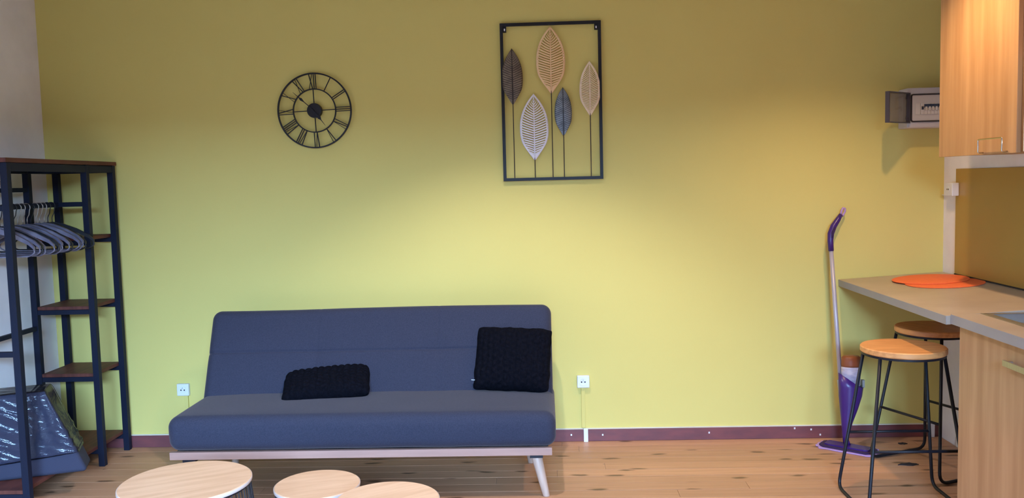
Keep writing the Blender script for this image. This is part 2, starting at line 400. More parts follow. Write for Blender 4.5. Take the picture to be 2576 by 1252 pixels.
# ------------------------------------------------------------------ nest of wire tables
def wire_table(d, h, loc, label, rz):
    t = thing('wire_side_table', loc, label, 'table', 'round wire basket tables', rz)
    r = d/2; th = 0.016
    tp = MB().lathe([(r-0.004, h-th), (r, h-th+0.003), (r, h-0.003), (r-0.003, h)], 72).build('table_top', 'table_top', t, smooth=False)
    tp.data.set_sharp_from_angle(angle=math.radians(30)); tp.data.polygons.foreach_set('use_smooth', [True]*len(tp.data.polygons)); tp.data.set_sharp_from_angle(angle=math.radians(35))
    MB().lathe([(r+0.0004, h-th+0.002), (r+0.0012, h-th+0.003), (r+0.0012, h-0.003), (r+0.0004, h-0.0024)], 72).build('edge_band', 'table_edge', tp, smooth=True)
    def ring(rr, z, w): return [(rr*math.cos(2*PI*k/64), rr*math.sin(2*PI*k/64), z) for k in range(64)]
    r0, r1 = r-0.006, r*1.16
    MB().tube(ring(r0, h-th-0.003, 0), 0.0035, 6, closed=True).build('top_ring', 'black_metal', t, smooth=True)
    MB().tube(ring(r1, 0.004, 0), 0.004, 6, closed=True).build('base_ring', 'black_metal', t, smooth=True)
    n = int(round(d*PI/0.035))
    for k in range(n):
        a = 2*PI*k/n
        MB().tube([(r0*math.cos(a), r0*math.sin(a), h-th-0.003), (r1*math.cos(a), r1*math.sin(a), 0.004)], 0.0022, 5).build('wire', 'black_metal', t)
    return t
wire_table(0.447, 0.44, (-1.28, -1.835, 0), 'largest round wooden-top wire table, at the left of the three', 0.5)
wire_table(0.316, 0.35, (-0.872, -1.625, 0), 'smallest round wooden-top wire table, in the middle of the three', 0.3)
wire_table(0.352, 0.40, (-0.552, -1.925, 0), 'medium round wooden-top wire table, at the right of the three', 0.6)

# ------------------------------------------------------------------ wall clock
ck = thing('wall_clock', (-1.243, 0, 1.872), 'black open-frame metal wall clock with roman numerals above the sofa', 'clock')
CR = math.radians(1.9)          # hung a touch anticlockwise
CY = -0.022
def cpt(ang_cw, r, u=0.0, y=CY):
    a = ang_cw - CR
    return Vector((r*math.sin(a)+u*math.cos(a), y, r*math.cos(a)-u*math.sin(a)))
def flat_ring(ro, ri, y0, y1, n=96):
    m = MB(); vs = []
    for k in range(n):
        a = 2*PI*k/n
        for (r, y) in ((ro, y0), (ro, y1), (ri, y1), (ri, y0)): vs.append((r*math.sin(a), y, r*math.cos(a)))
    fs = []
    for k in range(n):
        j = (k+1) % n
        for q in range(4): fs.append((k*4+q, k*4+(q+1) % 4, j*4+(q+1) % 4, j*4+q))
    return m.add(vs, fs)
RO, RI = 0.205, 0.120
flat_ring(RO, RO-0.0075, CY-0.006, CY+0.006).build('outer_ring', 'black_metal', ck)
flat_ring(RI, RI-0.006, CY-0.005, CY+0.005).build('inner_ring', 'black_metal', ck)
for k in range(4):
    a = k*PI/2
    MB().bar(cpt(a, 0.03), cpt(a, RI-0.003), 0.0045, 0.006, (0, 1, 0)).build('spoke', 'black_metal', ck)
NUM = {1: 'I', 2: 'II', 3: 'III', 4: 'IV', 5: 'V', 6: 'VI', 7: 'VII', 8: 'VIII', 9: 'IX', 10: 'X', 11: 'XI', 12: 'XII'}
for h_, s in NUM.items():
    wd = {'I': 0.0105, 'V': 0.022, 'X': 0.024}; tot = sum(wd[c] for c in s); u = -tot/2
    m = MB(); a = h_*PI/6; r0, r1 = RI-0.003, RO-0.004
    for c in s:
        w = wd[c]
        if c == 'I': st = [((u+w/2), (u+w/2), 0.0042)]
        elif c == 'V': st = [(u+w*0.5, u+w*0.12, 0.0046), (u+w*0.5, u+w*0.88, 0.0026)]
        else: st = [(u+w*0.88, u+w*0.12, 0.0046), (u+w*0.12, u+w*0.88, 0.0022)]
        for u0, u1, th in st: m.bar(cpt(a, r0, u0), cpt(a, r1, u1), th, 0.006, (0, 1, 0))
        u += w
    m.build('numeral', 'black_metal', ck)
hub = MB(); n = 40
for y0, y1, r in ((-0.0, CY-0.014, 0.040),):
    vs = [(r*math.cos(2*PI*k/n), y0, r*math.sin(2*PI*k/n)) for k in range(n)] + [(r*math.cos(2*PI*k/n), y1, r*math.sin(2*PI*k/n)) for k in range(n)]
    hub.add(vs, [tuple(range(n)), tuple(range(2*n-1, n-1, -1))] + [(k, (k+1) % n, n+(k+1) % n, n+k) for k in range(n)])
hub.build('hub', 'black_metal', ck, bevel=0.004)
def hand(name, ang_cw, r_tip, r_sp, wsp):
    y = CY-0.020; m = MB(); pr = [(-0.01, 0.002), (r_sp-0.022, 0.0022), (r_sp, wsp), (r_sp+0.014, 0.0022), (r_tip, 0.0007)]
    L_ = [cpt(ang_cw, r, -w, y) for r, w in pr]; R_ = [cpt(ang_cw, r, w, y) for r, w in pr]
    k = len(pr); vs = L_+R_ + [p+Vector((0, 0.0015, 0)) for p in L_+R_]
    fs = []
    for i in range(k-1):
        fs += [(i, i+1, k+i+1, k+i), (2*k+i, 3*k+i, 3*k+i+1, 2*k+i+1), (i, 2*k+i, 2*k+i+1, i+1), (k+i, k+i+1, 3*k+i+1, 3*k+i)]
    m.add(vs, fs).build(name, 'black_metal', ck)
hand('minute_hand', math.radians(-46), 0.150, 0.092, 0.0075)
hand('hour_hand', math.radians(146), 0.104, 0.050, 0.0095)

# ------------------------------------------------------------------ leaf wall art
art = thing('leaf_wall_art', (0.055, 0, 1.46), 'rectangular black frame with five cut-metal leaves on thin stems, on the yellow wall', 'wall art')
fx0, fx1, fz1 = -0.272, 0.272, 0.848; FY = -0.020; fw = 0.0165
fr = MB()
fr.box((fx0, FY-0.007, 0), (fx0+fw, FY+0.007, fz1)); fr.box((fx1-fw, FY-0.007, 0), (fx1, FY+0.007, fz1))
fr.box((fx0+fw, FY-0.007, 0), (fx1-fw, FY+0.007, fw)); fr.box((fx0+fw, FY-0.007, fz1-fw), (fx1-fw, FY+0.007, fz1))
fr.build('frame', 'black_metal', art)
for s in (-1, 1):
    bx_ = s*(0.272-fw-0.009)
    m = MB().box((bx_-0.009, FY-0.002, fz1-fw-0.030), (bx_+0.009, 0.0, fz1-fw)); b_ = m.build('bracket', 'black_metal', art)
    MB().box((bx_-0.003, FY-0.003, fz1-fw-0.024), (bx_+0.003, FY-0.002, fz1-fw-0.012)).build('keyhole', 'silver', b_)
def half_w(t, Wd):
    s = max(0.0, min(1.0, t/0.30)); s = s*s*(3-2*s)
    base = max(0.0, 1-(abs(2*t**0.95-1))**2.3)
    return Wd/2*(base*(0.72+0.28*s)) + 0.004*(1-t)
def leaf_mesh(L_, Wd, nr, frac, rim, solid):
    m = MB(); cup = 0.012
    def P(x, t, dy=0.0): return (x, -0.006 - cup*(1-(x/(Wd/2))**2)*math.sin(PI*min(1, max(0, t))) + dy, t*L_)
    N = 48
    if solid:
        vs = []; K = 10
        for i in range(N+1):
            t = i/N; w = half_w(t, Wd)
            for j in range(K+1): vs.append(P(w*(-1+2*j/K), t))
        m.add(vs, [(i*(K+1)+j, i*(K+1)+j+1, (i+1)*(K+1)+j+1, (i+1)*(K+1)+j) for i in range(N) for j in range(K)])
    else:
        for s in (-1, 1):
            vs = []
            for i in range(N+1):
                t = i/N; w = half_w(t, Wd); vs += [P(s*w, t), P(s*(max(0.0, w-rim) if t > 0.085 else 0.0), t)]
            m.add(vs, [(2*i, 2*i+1, 2*i+3, 2*i+2) for i in range(N)])
    rb = m if not solid else MB()
    dy = -0.0016 if solid else 0
    vs = []
    for i in range(N+1):
        t = i/N; mw = 0.0042*(1-0.6*t); vs += [P(-mw, t, dy), P(mw, t, dy)]
    rb.add(vs, [(2*i, 2*i+1, 2*i+3, 2*i+2) for i in range(N)])
    sp = 0.86/nr; K = 6
    for s in (-1, 1):
        for i in range(nr):
            t0 = 0.085+sp*i; vs = []
            for k in range(K+1):
                u = k/K; tc = t0 + (0.035+0.085*t0)*u**1.15
                w = half_w(min(tc, 1), Wd)-rim*0.5
                hw = sp*frac/2
                vs += [P(s*u*max(w, 0), min(tc-hw, 1), dy), P(s*u*max(w, 0), min(tc+hw, 1), dy)]
            rb.add(vs, [(2*k, 2*k+1, 2*k+3, 2*k+2) for k in range(K)])
    return m, (rb if solid else None)
leaves = [  # x, z of base, length, width, material, ribs, fraction, solid, veins
    (-0.210, 0.415, 0.297, 0.109, 'bronze', 22, 0.26, True, 'vein_dark', 'narrow dark bronze leaf'),
    (-0.001, 0.468, 0.356, 0.152, 'gold', 24, 0.60, False, None, 'large champagne gold leaf'),
    (0.207, 0.344, 0.290, 0.108, 'rose', 28, 0.56, False, None, 'narrow pale gold leaf'),
    (-0.098, 0.112, 0.356, 0.151, 'silver', 24, 0.60, False, None, 'large silvery white leaf'),
    (0.061, 0.241, 0.257, 0.089, 'bluegrey', 22, 0.26, True, 'vein_blue', 'small blue-grey leaf')]
for x, z, L_, Wd, m_, nr, frac, solid, vm, lab in leaves:
    a, b_ = leaf_mesh(L_, Wd, nr, frac, 0.0115 if not solid else 0.004, solid)
    lf = a.build('leaf', m_, art, smooth=True, loc=(x, FY, z)); lf['label'] = lab
    sm = lf.modifiers.new('thick', 'SOLIDIFY'); sm.thickness = 0.0014; sm.offset = 0
    if b_:
        ve = b_.build('veins', vm, lf, smooth=True); sm = ve.modifiers.new('thick', 'SOLIDIFY'); sm.thickness = 0.001; sm.offset = 0
    MB().tube([(x, FY-0.004, fw), (x, FY-0.006, z+0.02)], 0.0026, 6).build('stem', 'stem', art)

# ------------------------------------------------------------------ wall sockets with their cable ducts
def socket(loc, label):
    s = thing('wall_socket', loc, label, 'socket', 'white wall sockets')
    MB().box((-0.034, -0.024, -0.034), (0.034, 0, 0.034)).build('plate', 'white_pl', s, bevel=0.004)
    vs = []; n = 28
    rg = flat_ring(0.0215, 0.0185, -0.026, -0.023, n)
    rg.build('rim', 'white_pl', s, smooth=False)
    for x, z in ((-0.0095, -0.001), (0.0095, -0.001)):
        m = MB(); vs = [(x+0.0042*math.cos(2*PI*k/12), y_, z+0.0042*math.sin(2*PI*k/12)) for y_ in (-0.0238, -0.0246) for k in range(12)]
        m.add(vs, [tuple(range(11, -1, -1)), tuple(range(12, 24))] + [(k, (k+1) % 12, 12+(k+1) % 12, 12+k) for k in range(12)]).build('pin_hole', 'dark_hole', s)
    MB().tube([(0, -0.0235, 0.011), (0, -0.034, 0.011)], 0.0026, 8).build('earth_pin', 'aluminium', s)
    return s
socket((0.197, 0, 0.340), 'white wall socket to the right of the sofa')
socket((-2.063, 0, 0.331), 'white wall socket between the black rack and the sofa')
d1 = thing('cable_duct', (0.197, 0, 0), 'thin yellow-painted cable duct with a white lower end, below the socket right of the sofa', 'cable duct')
MB().box((-0.012, -0.012, 0.076), (0.008, 0, 0.305)).build('painted_cover', 'yellow', d1, bevel=0.001)
MB().box((-0.003, -0.028, 0.0), (0.021, -0.014, 0.076)).build('white_cover', 'white_pl', d1, bevel=0.001)
d2 = MB().box((-0.010, -0.012, 0.0735), (0.010, 0, 0.296)).build('cable_duct', 'yellow', bevel=0.001, loc=(-2.05, 0, 0))
tag(d2, 'thin yellow-painted cable duct below the socket left of the sofa', 'cable duct')
d3 = MB().box((-0.012, -0.028, 0.0), (0.012, -0.0142, 0.080)).build('cable_duct', 'white_pl', bevel=0.001, loc=(2.105, 0, 0))
tag(d3, 'short white cable duct end at the skirting in the kitchen corner', 'cable duct')

# ------------------------------------------------------------------ black metal clothes rack with shelves
rk = thing('clothes_rack', (-2.54, -0.5, 0), 'tall black metal clothes rack with dark wooden shelves, in the left corner', 'rack')
def wb(a, b, w=0.03, h=None, name='rail', upv=(0, 0, 1)):
    o = Vector(rk.location); return MB().bar(Vector(a)-o, Vector(b)-o, w, h, upv).build(name, 'rack_metal', rk, bevel=0.0015, segs=1)
XA, XC, Y1, Y2, Y3, ZT = -2.385, -2.695, -0.05, -0.325, -0.99, 1.60
for x in (XA, XC):
    for y in (Y1, Y2, Y3):
        a = Vector((x, y, 0)) - Vector(rk.location); b = Vector((x, y, ZT)) - Vector(rk.location)
        MB().bar(a, b, 0.032, 0.032).build('post', 'rack_metal', rk, bevel=0.0015, segs=1)
hw = 0.016
for x in (XA, XC):
    wb((x, Y1-hw, ZT-0.02), (x, Y2+hw, ZT-0.02), 0.03, 0.036); wb((x, Y2-hw, ZT-0.02), (x, Y3+hw, ZT-0.02), 0.03, 0.036)
for y in (Y1, Y2, Y3): wb((XC+hw, y, ZT-0.02), (XA-hw, y, ZT-0.02), 0.03, 0.036)
def shelf(x0, x1, y0, y1, z, t=0.018):
    o = rk.location
    return MB().box((x0-o[0], y0-o[1], z-t), (x1-o[0], y1-o[1], z)).build('shelf', 'dark_wood', rk, bevel=0.0015, segs=1)
shelf(XC-0.025, XA+0.02, Y3-0.025, Y1+0.025, ZT+0.021, 0.020)
for z in (1.225, 0.862, 0.503):
    wb((XC+hw, Y1, z-0.031), (XA-hw, Y1, z-0.031), 0.026, 0.025); wb((XC+hw, Y2, z-0.031), (XA-hw, Y2, z-0.031), 0.026, 0.025)
    shelf(XC+0.0165, XA-0.0165, Y2-0.012, Y1+0.012, z)
shelf(XC+0.0165, XA-0.0165, Y3-0.012, Y1+0.012, 0.112)
for y in (Y1, Y2, Y3): wb((XC+hw, y, 0.080), (XA-hw, y, 0.080), 0.026, 0.026)
for z in (1.478, 0.748): wb((XC, Y2-hw, z), (XC, Y3+hw, z), 0.022, 0.022)
for z in (1.397, 0.738): wb((XC+hw, Y3, z), (XA-hw, Y3, z), 0.024, 0.024)
wb((XC+hw, Y2, 1.397), (XA-hw, Y2, 1.397), 0.024, 0.024)
wb((-2.54, Y2-0.012, 1.397), (-2.54, Y3+0.012, 1.397), 0.024, 0.024, 'hanging_rail')
# hangers
def hanger(black):
    h = thing('clothes_hanger', (0, 0, 0), '', 'hanger')
    k = [(0.004, 0, -0.045), (0.004, 0, -0.028)] + [(0.0+0.017*math.sin(a), 0, 0.017*math.cos(a)) for a in [PI*0.80-i*PI*1.25/10 for i in range(11)]]
    MB().tube(fillet([(0.0, 0, -0.085), (0.0, 0, -0.055), (0.012, 0, -0.035)], 0.012)+[(0.020*math.sin(a), 0, 0.0-0.0+0.020*math.cos(a)) for a in [2.2-i*3.3/12 for i in range(13)]], 0.0022, 6).build('hook', 'steel' if not black else 'hanger_black', h, smooth=True)
    prof = [(0.0, -0.080), (0.05, -0.090), (0.12, -0.118), (0.18, -0.152), (0.205, -0.178)]
    m = MB()
    for s in (-1, 1):
        vs = []
        for i, (x, z) in enumerate(prof):
            hh = 0.030 - 0.004*i
            for yy in (-0.0055, 0.0055):
                vs += [(s*x, yy, z), (s*x, yy, z-hh)]
        fs = []
        for i in range(len(prof)-1):
            o = 4*i
            fs += [(o, o+1, o+5, o+4), (o+2, o+6, o+7, o+3), (o, o+4, o+6, o+2), (o+1, o+3, o+7, o+5)]
        fs += [(0, 2, 3, 1), tuple(4*(len(prof)-1)+q for q in (0, 1, 3, 2))]
        m.add(vs, fs)
    m.build('shoulder', 'hanger_black' if black else 'hanger', h)
    MB().tube(fillet([(-0.200, 0, -0.185), (-0.205, 0, -0.205), (-0.18, 0, -0.222), (0.18, 0, -0.222), (0.205, 0, -0.205), (0.200, 0, -0.185)], 0.02), 0.0035, 6).build('trouser_bar', 'hanger_black' if black else 'hanger', h, smooth=True)
    return h
hg = {False: hanger(False), True: hanger(True)}; used = {False: False, True: False}
ny = 15
for i in range(ny):
    blk = i in (0, 1, 5, 9, 12)
    o = copy_tree(hg[blk]) if used[blk] else hg[blk]; used[blk] = True
    o.location = (-2.54, -0.385-0.036*i, 1.397); o.rotation_euler = (0, random.uniform(-0.03, 0.03), random.uniform(-0.14, 0.10))
    o.location.z = 1.397+0.012-0.0175
    tag(o, 'black clothes hanger hooked on the rack rail' if blk else 'grey clothes hanger hooked on the rack rail', 'hanger', 'black hangers on the rack rail' if blk else 'grey hangers on the rack rail')
# wrapped upholstered piece standing on the rack's lowest shelf
wr = thing('wrapped_upholstery', (-2.485, -0.755, 0.112), 'dark blue upholstered cushion block wrapped in clear plastic film on the rack bottom shelf', 'cushion', rz=math.radians(21))
WH, WW, WD = 0.405, 0.47, 0.17
def lean(x, y, z):
    t = max(0.0, z/WH)
    if x > 0: x -= 0.165*t*(x/(WW/2))
    return x, y + 0.035*t, z
V, F = rbox(WW, WD, WH, 0.022, 10, 4, 10)
MB().add([lean(v.x, v.y, v.z+WH/2) for v in V], F).build('padding', 'wrap_fabric', wr, smooth=True)
def film_f(p):
    x, y, z = p
    al, ac = x*0.9 - z*0.45, x*0.45 + z*0.9               # folds run down to the right
    r_ = 1-abs(noise.noise((al*4, ac*26, 2.0))); r_ = max(0.0, r_-0.62)/0.38
    d = 0.0055*r_*max(0.0, noise.noise((al*5, ac*5, 9.0))+0.35) + 0.0022*noise.noise((x*16, y*16, z*16))
    zz = z + WH/2 + 0.04
    if z < -0.13: zz += 0.10*(x+0.05)*(-z-0.13)/0.03*0.5
    x, y, zz = lean(x, y, zz)
    return (x + (d if x > 0.15 else 0), y - (d + 0.003 if y < 0 else 0), zz + 0.5*d)
V, F = rbox(WW+0.022, WD+0.022, WH-0.075, 0.026, 70, 16, 60)
MB().add([film_f(v) for v in V], F).build('plastic_film', 'film', wr, smooth=True)

# ------------------------------------------------------------------ kitchen: base units, worktop, bar
CX = 1.645
def base_unit(y0, y1, label):
    c = thing('base_cabinet', ((CX+XR)/2, (y0+y1)/2, 0), label, 'cabinet', 'kitchen base cabinets')
    o = Vector(c.location); w = y0-y1
    MB().box((CX+0.02-o[0], -w/2, 0.10), (XR-0.002-o[0], w/2, 0.846)).build('body', 'kitchen_wood', c)
    MB().box((CX+0.07-o[0], -w/2, 0.0), (CX+0.085-o[0], w/2, 0.10)).build('plinth', 'kitchen_wood', c)
    d = MB().box((CX-o[0], -w/2+0.0015, 0.105), (CX+0.0195-o[0], w/2-0.0015, 0.842)).build('door', 'kitchen_wood', c, bevel=0.001, segs=1)
    hx = CX-o[0]
    m = MB().box((hx-0.028, -0.26, 0.762), (hx-0.020, -0.075, 0.784))
    for yy in (-0.245, -0.09): m.box((hx-0.020, yy-0.006, 0.765), (hx, yy+0.006, 0.781))
    m.build('handle', 'steel', d, bevel=0.001, segs=1)
    return c
base_unit(-1.285, -1.885, 'wooden kitchen base cabinet nearest the bar stools')
base_unit(-1.887, -2.487, 'wooden kitchen base cabinet furthest from the bar stools')
WT, WB = 0.886, 0.848
wx = 1.618
wt = MB()
sx0, sx1, sy0, sy1 = 1.745, 2.10, -1.78, -1.245     # sink cut-out
wt.box((wx, -2.49, WB), (sx0, -1.27, WT)); wt.box((sx1, -2.49, WB), (XR-0.001, -1.27, WT))
wt.box((sx0, -2.49, WB), (sx1, sy0, WT))
wk = wt.build('worktop', 'worktop'); tag(wk, 'grey-beige laminate kitchen worktop with the steel sink let into it', 'worktop')
MB().box((wx-0.002, -2.49, WB), (wx, -1.27, WT)).build('front_edge', 'worktop_edge', wk)
# the sink's far end reaches the end of the worktop
sk = thing('kitchen_sink', ((sx0+sx1)/2, (sy0-1.27)/2, WB), 'stainless steel sink let into the worktop by the bar', 'sink')
o = Vector(sk.location); hxs, hys = (sx1-sx0)/2, (-1.27-sy0)/2
rim = MB(); zr = WT-o[2]
rim.box((-hxs-0.012, -hys-0.012, zr), (-hxs+0.02, hys-0.0, zr+0.003)); rim.box((hxs-0.02, -hys-0.012, zr), (hxs+0.012, hys, zr+0.003))
rim.box((-hxs+0.02, -hys-0.012, zr), (hxs-0.02, -hys+0.02, zr+0.003)); rim.box((-hxs+0.02, hys-0.03, zr), (hxs-0.02, hys, zr+0.003))
rim.build('rim', 'steel', sk, bevel=0.001, segs=1)
bs = MB(); t_ = 0.0015
bx0, bx1, by0, by1 = -hxs+0.02, hxs-0.02, -hys+0.02, hys-0.03
bs.box((bx0, by0, 0.002), (bx1, by1, 0.0035))
bs.box((bx0-t_, by0, 0.002), (bx0, by1, zr)); bs.box((bx1, by0, 0.002), (bx1+t_, by1, zr)); bs.box((bx0, by0-t_, 0.002), (bx1, by0, zr)); bs.box((bx0, by1, 0.002), (bx1, by1+t_, zr))
bs.build('drainer_tray', 'steel', sk)
for k in range(5):
    MB().box((bx0+0.05+k*0.055, by0+0.04, 0.0035), (bx0+0.062+k*0.055, by1-0.04, 0.007)).build('drainer_ridge', 'steel', sk, bevel=0.0012, segs=1)
# bar counter, sagging a little towards its free edge
bar = thing('bar_counter', (1.60, -0.64, 0.88), 'grey-beige breakfast bar counter fixed to the yellow wall, stools beneath', 'counter')
tilt = math.radians(-3.2)
bar.rotation_euler = (0, tilt, 0)
MB().box((0, -0.628, -0.036), (0.555, 0.637, 0.0)).build('slab', 'worktop', bar, bevel=0.001, segs=1)
MB().box((-0.0018, -0.628, -0.036), (0.0, 0.637, -0.0006)).build('edge_band', 'worktop_edge', bar)
# round placemats
def placemat(x, y, z, label):
    r = 0.18
    m = MB().lathe([(r-0.002, 0), (r, 0.001), (r, 0.003), (r-0.002, 0.004)], 72).build('placemat', 'orange', smooth=True, loc=(x, y, z))
    m.data.set_sharp_from_angle(angle=math.radians(40))
    m.rotation_euler = (0, tilt, 0)
    return tag(m, label, 'placemat', 'orange placemats on the bar')
def bar_z(x): return 0.88 - (x-1.60)*math.tan(tilt)
placemat(1.978, -0.42, bar_z(1.978)+0.0006, 'lower round orange placemat peeking out on the bar counter')
placemat(1.965, -0.29, bar_z(1.965)+0.0052, 'upper round orange placemat lying on the other one on the bar')
# splashback, wall trunking and socket
sp = MB().box((XR-0.008, -2.49, 0.918), (XR-0.0005, -0.15, 1.466)).build('splashback', 'splash', bevel=0.001, segs=1)
MB().box((XR-0.010, -2.49, 0.9125), (XR-0.0005, -0.15, 0.918)).build('dark_seam', 'gasket', sp)
tag(sp, 'olive-brown splashback panel on the wall above the bar', 'splashback')
ks = thing('wall_socket', (XR, -0.145, 1.36), 'white socket box on the kitchen wall beside the splashback', 'socket')
MB().box((-0.045, -0.045, -0.034), (-0.009, 0.045, 0.034)).build('housing', 'white_pl', ks, bevel=0.003)
MB().box((-0.012, 0.0, -0.034), (0.0, 0.14, -0.031)).build('duct_lip', 'white_pl', ks)
m = MB(); n = 20
vs = [(xx, 0.0+0.018*math.cos(2*PI*k/n), 0.018*math.sin(2*PI*k/n)) for xx in (-0.0448, -0.0462) for k in range(n)]
m.add(vs, [tuple(range(n)), tuple(range(2*n-1, n-1, -1))] + [(k, (k+1) % n, n+(k+1) % n, n+k) for k in range(n)]).build('socket_face', 'white_pl', ks)
for yy in (-0.008, 0.008): MB().box((-0.047, yy-0.003, -0.004), (-0.0462, yy+0.003, 0.004)).build('pin_hole', 'dark_hole', ks)
# wall cabinets
UX = 1.83
uc = thing('wall_cabinet', ((UX+XR)/2, -1.0, 1.525), 'wooden kitchen wall cabinet beside the fuse box', 'cabinet')
o = Vector(uc.location)
MB().box((UX+0.019-o[0], -0.325, 0), (XR-0.001-o[0], 0.33, 0.90)).build('body', 'kitchen_wood', uc)
ud = MB().box((UX-o[0], -0.325, -0.004), (UX+0.0185-o[0], 0.33, 0.90)).build('door', 'kitchen_wood', uc, bevel=0.0012, segs=1)
hxx = UX-o[0]
MB().tube(fillet([(hxx, -0.075, 0.004), (hxx-0.022, -0.075, 0.004), (hxx-0.022, -0.075, 0.058), (hxx-0.022, -0.262, 0.058), (hxx-0.022, -0.262, 0.004), (hxx, -0.262, 0.004)], 0.004, 3), 0.003, 8).build('handle', 'chrome', ud, smooth=True)
eh = thing('extractor_hood', ((UX+XR)/2, -1.66, 1.525), 'white extractor hood unit beside the wooden wall cabinet', 'hood')
o = Vector(eh.location)
MB().box((UX+0.012-o[0], -0.29, 0.0), (XR-0.001-o[0], 0.31, 0.36)).build('body', 'white_pl', eh, bevel=0.002, segs=1)
MB().box((UX+0.03-o[0], -0.29, 0.36), (XR-0.001-o[0], 0.31, 0.90)).build('flue_box', 'kitchen_wood', eh)

# ------------------------------------------------------------------ fuse box
fb = thing('fuse_box', (2.03, 0, 1.685), 'light grey fuse box with its smoked door swung open, half hidden by the wall cabinet', 'fuse box')
MB().box((-0.118, -0.115, 0.0), (0.122, 0, 0.208)).build('body', 'box_pl', fb, bevel=0.006)
x0, x1, z0, z1 = -0.100, 0.115, 0.030, 0.176
def rrect(x0, x1, z0, z1, r, n=5):
    return arc((x1-r, z1-r), r, 0, PI/2, n)+arc((x0+r, z1-r), r, PI/2, PI, n)+arc((x0+r, z0+r), r, PI, 1.5*PI, n)+arc((x1-r, z0+r), r, 1.5*PI, 2*PI, n)
m = MB(); A = rrect(x0, x1, z0, z1, 0.012); B = rrect(x0+0.006, x1-0.006, z0+0.006, z1-0.006, 0.008); n = len(A)
m.add([(p[0], -0.116, p[1]) for p in A]+[(p[0], -0.116, p[1]) for p in B]+[(p[0], -0.122, p[1]) for p in A]+[(p[0], -0.122, p[1]) for p in B],
      [q for i in range(n) for q in ((2*n+i, 2*n+(i+1) % n, 3*n+(i+1) % n, 3*n+i), (i, (i+1) % n, 2*n+(i+1) % n, 2*n+i), (n+i, 3*n+i, 3*n+(i+1) % n, n+(i+1) % n))])
m.build('gasket', 'gasket', fb)
MB().prism(rrect(x0+0.007, x1-0.007, z0+0.007, z1-0.007, 0.008), 'y', -0.117, -0.1152).build('face_plate', 'box_in', fb)
MB().box((-0.076, -0.1195, 0.070), (-0.0515, -0.117, 0.126)).build('test_block', 'breaker', fb)
for k in range(9):
    bx = -0.050+0.0175*k
    b_ = MB().box((bx, -0.1225, 0.070), (bx+0.0165, -0.117, 0.126)).build('breaker', 'breaker', fb)
    if k == 0:
        MB().box((bx+0.004, -0.128, 0.094), (bx+0.0125, -0.1226, 0.110)).build('toggle', 'breaker_blue', b_)
    else:
        MB().box((bx-0.0002, -0.1238, 0.103), (bx+0.0167, -0.1226, 0.122)).build('marking', 'breaker_blue', b_)
        MB().box((bx+0.0035, -0.131, 0.090), (bx+0.013, -0.1240, 0.1085)).build('toggle', 'breaker', b_)
# the door, hinged on the left edge of the box and swung towards the room
dr = MB(); L_, hgt, dp = 0.215, 0.158, 0.020
hinge = (-0.118, -0.112, 0.024); th = math.atan2(-0.14, -0.165)
dm = Matrix.Translation(hinge) @ Matrix.Rotation(th, 4, 'Z')
dr.box((0.004, -0.002, 0.004), (L_-0.004, 0.002, hgt-0.004), dm)
do = dr.build('door', 'box_smoke', fb)
ed = MB()
for lo, hi in (((0, -0.002, 0), (0.006, dp, hgt)), ((L_-0.006, -0.002, 0), (L_, dp, hgt)), ((0.006, -0.002, 0), (L_-0.006, dp, 0.005)), ((0.006, -0.002, hgt-0.005), (L_-0.006, dp, hgt))): ed.box(lo, hi, dm)
ed.build('door_rim', 'box_edge', do)
for z_ in (0.020, 0.125): MB().box((-0.008, -0.006, z_), (0.010, 0.012, z_+0.014), dm).build('hinge', 'box_edge', do)
for z_ in (0.018, 0.098): MB().box((L_-0.022, 0.0022, z_), (L_-0.008, 0.012, z_+0.042), dm).build('catch', 'box_edge', do)

# ------------------------------------------------------------------ bar stools
def stool():
    s = thing('bar_stool', (0, 0, 0), '', 'stool', 'bar stools at the breakfast bar')
    H, R_ = 0.70, 0.176; rr = 0.0075
    st = MB().lathe([(R_-0.004, H-0.026), (R_, H-0.022), (R_, H-0.004), (R_-0.004, H)], 72).build('seat', 'stool_wood', s, smooth=True)
    st.data.set_sharp_from_angle(angle=math.radians(40))
    MB().lathe([(R_-0.012, H-0.036), (R_-0.004, H-0.036), (R_-0.004, H-0.026), (R_-0.012, H-0.0262)], 72).build('seat_ring', 'black_metal', s)
    tw, td, bw, bd = 0.135, 0.095, 0.215, 0.185
    for sx in (-1, 1):
        pts = [(sx*tw, -td, H-0.030), (sx*bw, -bd, rr), (sx*bw, bd, rr), (sx*tw, td, H-0.030)]
        MB().tube(fillet(pts, 0.055, 7), rr, 10).build('sled_leg', 'black_metal', s, smooth=True)
    zf = 0.275; t = (H-0.03-zf)/(H-0.03-rr); fx = tw+(bw-tw)*t; fy = td+(bd-td)*t
    for sy in (-1, 1):
        MB().tube([(-fx, sy*fy, zf), (fx, sy*fy, zf)], rr*0.9, 8).build('footrest', 'black_metal', s, smooth=True)
    return s
s1 = stool(); s1.location = (1.556, -0.965, 0)
tag(s1, 'nearer round-seat bar stool standing out in front of the bar counter')
s2 = copy_tree(s1); s2.location = (1.892, -0.50, 0); s2.rotation_euler = (0, 0, math.radians(113.5))
tag(s2, 'further round-seat bar stool tucked under the bar counter')

